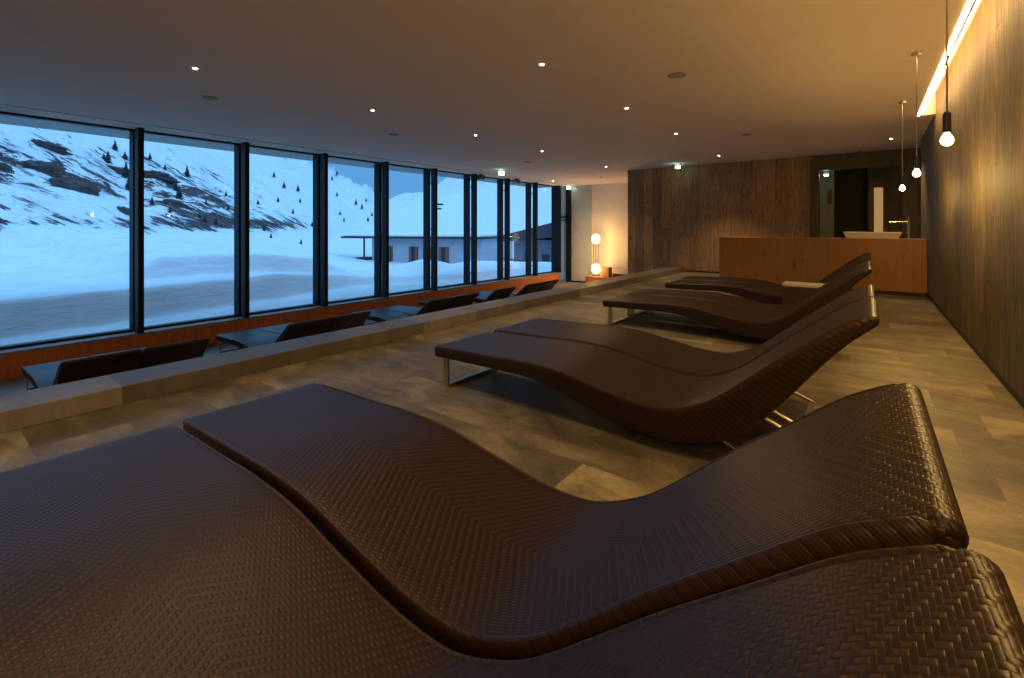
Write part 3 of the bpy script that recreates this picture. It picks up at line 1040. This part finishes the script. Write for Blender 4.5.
def terrain(x, y):
    """height, rock density, cut-snow factor"""
    D = XG - x
    r = math.hypot(x, y)
    wob = 0.35 * noise.noise(Vector((x * 0.25, y * 0.35, 3.1))) + 0.12 * noise.noise(Vector((x, y * 1.1, 7)))
    z = -0.72 + 0.03 * noise.noise(Vector((x * 1.5, y * 1.5, 0)))
    cut = 0.0
    # ploughed bank parallel to the building
    d1 = 1.75 + 0.22 * max(0, y - 2) * (1 - sstep(8, 14, y)) + wob
    h1 = 0.62 * (1 - 0.72 * sstep(6, 11, y))
    s1 = sstep(d1, d1 + 0.40, D)
    z += h1 * s1
    cut = max(cut, 4 * s1 * (1 - s1))
    d2 = 3.7 + 0.1 * y + 1.3 * wob
    on2 = sstep(3.2, 4.2, y) * (1 - sstep(8.3, 10.5, y))
    s2 = sstep(d2, d2 + 0.3, D)
    z += on2 * 0.50 * s2
    cut = max(cut, 4 * s2 * (1 - s2) * on2)
    # heap to the right
    for hx, hy, hr, hh in ((-15.2, 13.6, 1.3, 0.42), (-15.5, 17.5, 2.0, 0.30), (-14.5, 21, 2.5, 0.3)):
        q = ((x - hx) ** 2 + (y - hy) ** 2) / hr ** 2
        z += hh * math.exp(-q)
    # field rises to the hill on the left, falls away on the right
    az = math.degrees(math.atan2(-x, max(y, -30) + 1e-6))
    lf = sstep(50, 74, az)
    far = max(0.0, D - 4)
    z += far * 0.030 * lf * (1 if far < 45 else 45 / far)
    z -= (1 - lf) * 1.6 * sstep(6, 34, D + max(0, y - 10))
    z += 0.10 * sstep(2, 8, D) * noise.noise(Vector((x * 0.4, y * 0.4, 1.7)))
    rock = -0.6
    p = x * NX + y * NY - 24
    amp = min(1.0, max(0, p) / 12)
    nz = noise.fractal(Vector((x * 0.02, y * 0.02, 5.0)), 0.9, 2.0, 6)
    nz2 = noise.fractal(Vector((x * 0.12, y * 0.12, 2.0)), 0.9, 2.0, 5)
    hill = 0.53 * p + amp * (nz * 0.05 * r * 0.6 + nz2 * 1.1) if p > -6 else -50
    if hill > z:
        z = hill
        el = (z - 1.2) / r
        rock = -0.02
        rock += 0.15 * math.exp(-((az - 77) / 9) ** 2 - ((el - 0.085) / 0.04) ** 2)
        rock += 0.16 * math.exp(-((az - 71) / 4.5) ** 2 - ((el - 0.03) / 0.035) ** 2)
        rock += 0.08 * math.exp(-((az - 86) / 4) ** 2)
        rock += 0.11 * math.exp(-((el - 0.006) / 0.012) ** 2) * sstep(58, 64, az)
        rock += 0.10 * math.exp(-((az - 65) / 4) ** 2 - ((el - 0.012) / 0.02) ** 2)
    p2 = x * MX + y * MY - 55
    if p2 > -10:
        nz = noise.fractal(Vector((x * 0.004, y * 0.004, 9.0)), 0.9, 2.0, 6)
        h2 = 0.245 * p2 + min(1, max(0, p2) / 150) * nz * 0.035 * r
        if h2 > z:
            z = h2
            rock = -0.04 + 0.08 * sstep(200, 900, r)
            cut = 0
    return z, rock, cut


bm = bmesh.new()
rl = bm.verts.layers.float.new('rock')
cl = bm.verts.layers.float.new('cut')
cx0, cy0 = -6.0, 3.0
azs = [math.radians(-20 + 150 * i / 520) for i in range(521)]
rs = []
r_ = 4.4
while r_ < 2600:
    rs.append(r_)
    r_ += max(0.07, 0.012 * r_) if r_ < 14 else 0.0175 * r_
prev = None
for r_ in rs:
    ring = []
    for a in azs:
        x, y = cx0 - r_ * math.sin(a), cy0 + r_ * math.cos(a)
        if x > XG - 0.09 and y < YE + 0.1:
            ring.append(None)
            continue
        z, rk, ct = terrain(x, y)
        v = bm.verts.new((x, y, z))
        v[rl] = rk
        v[cl] = ct
        ring.append(v)
    if prev:
        for k in range(len(ring) - 1):
            q = (prev[k], prev[k + 1], ring[k + 1], ring[k])
            if all(q):
                bm.faces.new(q)
    prev = ring
o = obj('snow_landscape', bm, M['snow'], smooth=True)
o['kind'] = 'structure'
o['label'] = 'snow covered ground and mountain slopes outside the windows'
o['category'] = 'snow'


def ray_hit(u, v):
    """point on the terrain seen at a picture position (used to stand things where they are)"""
    du = (u - 512) / f_
    dz = (HY - v) / f_
    t_ = 12.0
    while t_ < 2200:
        x, y = (-S_ + du * C_) * t_, (C_ + du * S_) * t_
        if 1.2 + dz * t_ < terrain(x, y)[0]:
            return x, y, terrain(x, y)[0], t_
        t_ *= 1.008
    return None


# rock outcrops on the slope
random.seed(4)


def rock_bm(sx, sy, sz, seed):
    bm = bmesh.new()
    bmesh.ops.create_icosphere(bm, subdivisions=4, radius=1.0)
    for v in bm.verts:
        n_ = v.co.normalized()
        k = 1 + 0.35 * noise.fractal(n_ * 1.6 + Vector((seed, 0, 0)), 0.8, 2.0, 5) + 0.12 * noise.cell(n_ * 5 + Vector((seed, 1, 2)))
        v.co = Vector((n_.x * sx * k, n_.y * sy * k, n_.z * sz * k))
    return bm


R_UV = [((46, 172), 26, 12, 'upper left part of the biggest dark rock outcrop on the slope'),
        ((76, 190), 30, 13, 'biggest dark rounded rock outcrop on the slope, left of the first mullion'),
        ((50, 150), 24, 6, 'flat dark rock ledge above the biggest outcrop'),
        ((118, 172), 20, 6, 'dark rock ledge just left of the first mullion'),
        ((160, 178), 22, 7, 'dark rock ledge just right of the first mullion'),
        ((2, 172), 12, 8, 'dark rock at the left edge of the slope'),
        ((128, 214), 16, 8, 'low dark rock at the foot of the slope behind the first mullion'),
        ((176, 206), 22, 6, 'low dark rock band in the second window from the left')]
ROCKS = []
for i, ((u, v), wpx, hpx, lab) in enumerate(R_UV):
    h = ray_hit(u, v)
    if not h:
        continue
    x, y, z, t_ = h
    ww, hh = wpx / f_ * t_, hpx / f_ * t_
    ROCKS.append((x, y, ww * 0.85))
    o = obj('rock_outcrop', rock_bm(ww * 0.62, ww * 0.35, hh * 0.75, i * 3.3), M['rock'], smooth=True, loc=(x, y, z))
    o.rotation_euler = (0, 0.25, YAW + 0.9)
    tag(o, lab, 'rock', 'rock outcrops on the snowy slope')


# conifers on the slope
def conifer_parts(seed):
    rnd = random.Random(seed)
    r = empty('conifer_tree')
    bm = bmesh.new()
    lathe(bm, [(0.05, 0), (0.02, 1.0)], 6)
    obj('trunk', bm, M['bark'], r)
    bm = bmesh.new()
    for k in range(9):
        z = 0.12 + k * 0.10
        rad = 0.30 * (1 - k / 9.5)
        seg = 11
        top = bm.verts.new((0, 0, z + 0.17))
        ring = []
        for j in range(seg):
            a = 2 * math.pi * j / seg + k
            q = rad * (0.55 + 0.6 * rnd.random())
            ring.append(bm.verts.new((q * math.cos(a), q * math.sin(a), z - 0.05 * rnd.random())))
        for j in range(seg):
            bm.faces.new((top, ring[j], ring[(j + 1) % seg]))
    obj('foliage', bm, M['conifer'], r)
    return r


protos = [conifer_parts(k) for k in range(3)]
used = [False] * 3
T_UV = [(47, 155, 9), (115, 150, 9), (108, 164, 11), (118, 172, 12), (126, 178, 14), (129, 190, 13), (104, 160, 7), (125, 160, 8),
        (187, 177, 10), (165, 170, 6), (176, 191, 9), (179, 200, 12), (184, 208, 9), (194, 210, 8), (205, 222, 6), (216, 224, 6),
        (178, 184, 8), (200, 218, 5), (206, 205, 5), (228, 210, 5), (226, 196, 5), (170, 213, 6), (36, 163, 8),
        (274, 178, 5), (284, 190, 6), (298, 191, 6), (278, 202, 5), (300, 203, 5), (258, 205, 5), (293, 214, 5), (248, 190, 5), (286, 160, 5),
        (337, 178, 4), (332, 182, 4), (356, 205, 5), (362, 210, 5), (368, 222, 5), (344, 222, 4), (340, 216, 4), (372, 217, 4), (366, 202, 4),
        (312, 227, 5), (264, 231, 5), (271, 238, 5), (301, 244, 5), (337, 196, 4), (150, 160, 6), (152, 205, 8)]
desc = {0: 'in the first window from the left', 1: 'in the second window from the left', 2: 'in the third window from the left', 3: 'in the fourth window from the left'}
count = {}
ORD = ['first', 'second', 'third', 'fourth', 'fifth', 'sixth', 'seventh', 'eighth', 'ninth', 'tenth', 'eleventh', 'twelfth',
       'thirteenth', 'fourteenth', 'fifteenth', 'sixteenth', 'seventeenth', 'eighteenth']
for i, (u, v, hp) in enumerate(sorted(T_UV)):
    h = ray_hit(u, v)
    if not h:
        continue
    x, y, z, t_ = h
    if any(math.hypot(x - a, y - b) < c for a, b, c in ROCKS):
        continue
    k = i % 3
    o = protos[k] if not used[k] else copy_tree(protos[k])
    used[k] = True
    s = hp / f_ * t_ * 1.15
    o.location = (x, y, z - 0.08 * s)
    o.scale = (s * 1.1, s * 1.1, s)
    o.rotation_euler.z = i * 1.3
    w_i = 0 if u < 137 else 1 if u < 243 else 2 if u < 321 else 3
    g = 'conifers on the slope ' + desc[w_i]
    n_ = count[w_i] = count.get(w_i, 0) + 1
    tag(o, '%s dark conifer from the left on the slope %s' % (ORD[n_ - 1], desc[w_i]), 'tree', g)

# ------------------------------------------------------------------ buildings outside
def at_dist(u, v, t_):
    du = (u - 512) / f_
    return Vector(((-S_ + du * C_) * t_, (C_ + du * S_) * t_, 1.2 + (HY - v) / f_ * t_))


TB = 46.0
A = at_dist(372, 237, TB)
B = at_dist(482, 237, TB * 0.92)
dirv = Vector((B.x - A.x, B.y - A.y, 0))
LB = dirv.length
ang = math.atan2(dirv.y, dirv.x)
zt = A.z
t = empty('flat_roofed_house', (A.x, A.y, zt - 3.6))
t.rotation_euler.z = ang
tag(t, 'low pale flat roofed house beyond the snow with brown shutters', 'building')
obj('house_wall', boxes((0, LB, 0.0, 9.0, 0, 3.5)), M['house_wall'], t)
obj('roof', boxes((-3.0, LB + 0.3, -0.9, 9.3, 3.48, 3.66)), M['house_dark'], t)
o = obj('roof_snow', boxes((-2.9, LB + 0.2, -0.8, 9.2, 3.66, 3.95), bev=0.1), plain('roof_snow', (0.8, 0.84, 0.87), 0.9, nscale=2, namp=0.04), t)
for (x0, x1) in ((LB * 0.17, LB * 0.20), (LB * 0.36, LB * 0.44), (LB * 0.49, LB * 0.57), (LB * 0.63, LB * 0.715)):
    fr_ = obj('window', boxes((x0, x1, -0.08, 0.0, 0.9, 2.7)), M['house_dark'], t)
    obj('shutter', boxes((x0, x0 + (x1 - x0) * .3, -0.14, -0.08, 0.9, 2.7), (x1 - (x1 - x0) * .3, x1, -0.14, -0.08, 0.9, 2.7)), M['house_brown'], fr_)
obj('canopy_post', cyl(0.09, 1.0, 3.48, (-0.55, -0.5, 0), 12), M['house_dark'], t)
obj('canopy_platform', boxes((-1.2, 0.0, -0.9, 0.5, 1.35, 1.6)), M['house_dark'], t)
obj('wall_base', boxes((0, LB, 0.0, 9.0, -6, 0)), M['house_wall'], t)

# street lamp whose head looks out beside the fifth mullion
p = at_dist(434.5, 206, 30)
gz = terrain(p.x, p.y)[0]
t = empty('street_lamp', (p.x, p.y, gz - 0.1))
t.rotation_euler.z = YAW
tag(t, 'dark street lamp with flat head behind the fifth mullion', 'street lamp')
obj('lamp_post', cyl(0.05, 0, p.z - gz + 0.2, seg=10), M['house_dark'], t)
obj('lamp_head', boxes((0.0, 0.55, -0.15, 0.15, p.z - gz + 0.15, p.z - gz + 0.26), (0.05, 0.45, -0.13, 0.13, p.z - gz - 0.12, p.z - gz - 0.02), bev=0.03), M['house_dark'], t)

# chalet in the last windows
A = at_dist(512, 240, 34)
B = at_dist(562, 240, 28)
dirv = Vector((B.x - A.x, B.y - A.y, 0))
LB = dirv.length
t = empty('chalet', (A.x, A.y, A.z - 4.2))
t.rotation_euler.z = math.atan2(dirv.y, dirv.x)
tag(t, 'grey wooden chalet with dark sloping roof seen through the last windows', 'building')
obj('chalet_wall', boxes((0.3, LB, 0.0, 7.0, 0, 4.3)), plain('weathered_boards', (0.17, 0.18, 0.22), 0.9, nscale=2), t)
bm = bmesh.new()
vs = [bm.verts.new(q) for q in ((-0.4, -0.8, 4.1), (LB + 1, -0.8, 4.6), (LB + 1, 7.5, 4.6), (-0.4, 7.5, 4.1), (-0.4, -0.8, 4.5), (LB + 1, -0.8, 5.5), (LB + 1, 7.5, 5.5), (-0.4, 7.5, 4.5))]
for f in ((0, 1, 2, 3), (4, 5, 6, 7), (0, 1, 5, 4), (1, 2, 6, 5), (2, 3, 7, 6), (3, 0, 4, 7)):
    bm.faces.new([vs[k] for k in f])
obj('roof', bm, M['house_dark'], t)
bm = boxes((-0.2, LB, -1.0, -0.94, 2.85, 2.95), (-0.2, LB, -1.0, -0.94, 2.35, 2.42))
for k in range(6):
    box(bm, k * LB / 6, k * LB / 6 + 0.08, -1.0, -0.94, 1.9, 2.9)
obj('balcony_railing', bm, M['house_dark'], t)
obj('balcony_floor', boxes((-0.2, LB, -1.0, 0.0, 1.8, 1.92)), M['house_dark'], t)
for x0 in (LB * 0.3, LB * 0.65):
    obj('window', boxes((x0, x0 + 0.9, -0.05, 0.0, 2.3, 3.4)), M['house_dark'], t)
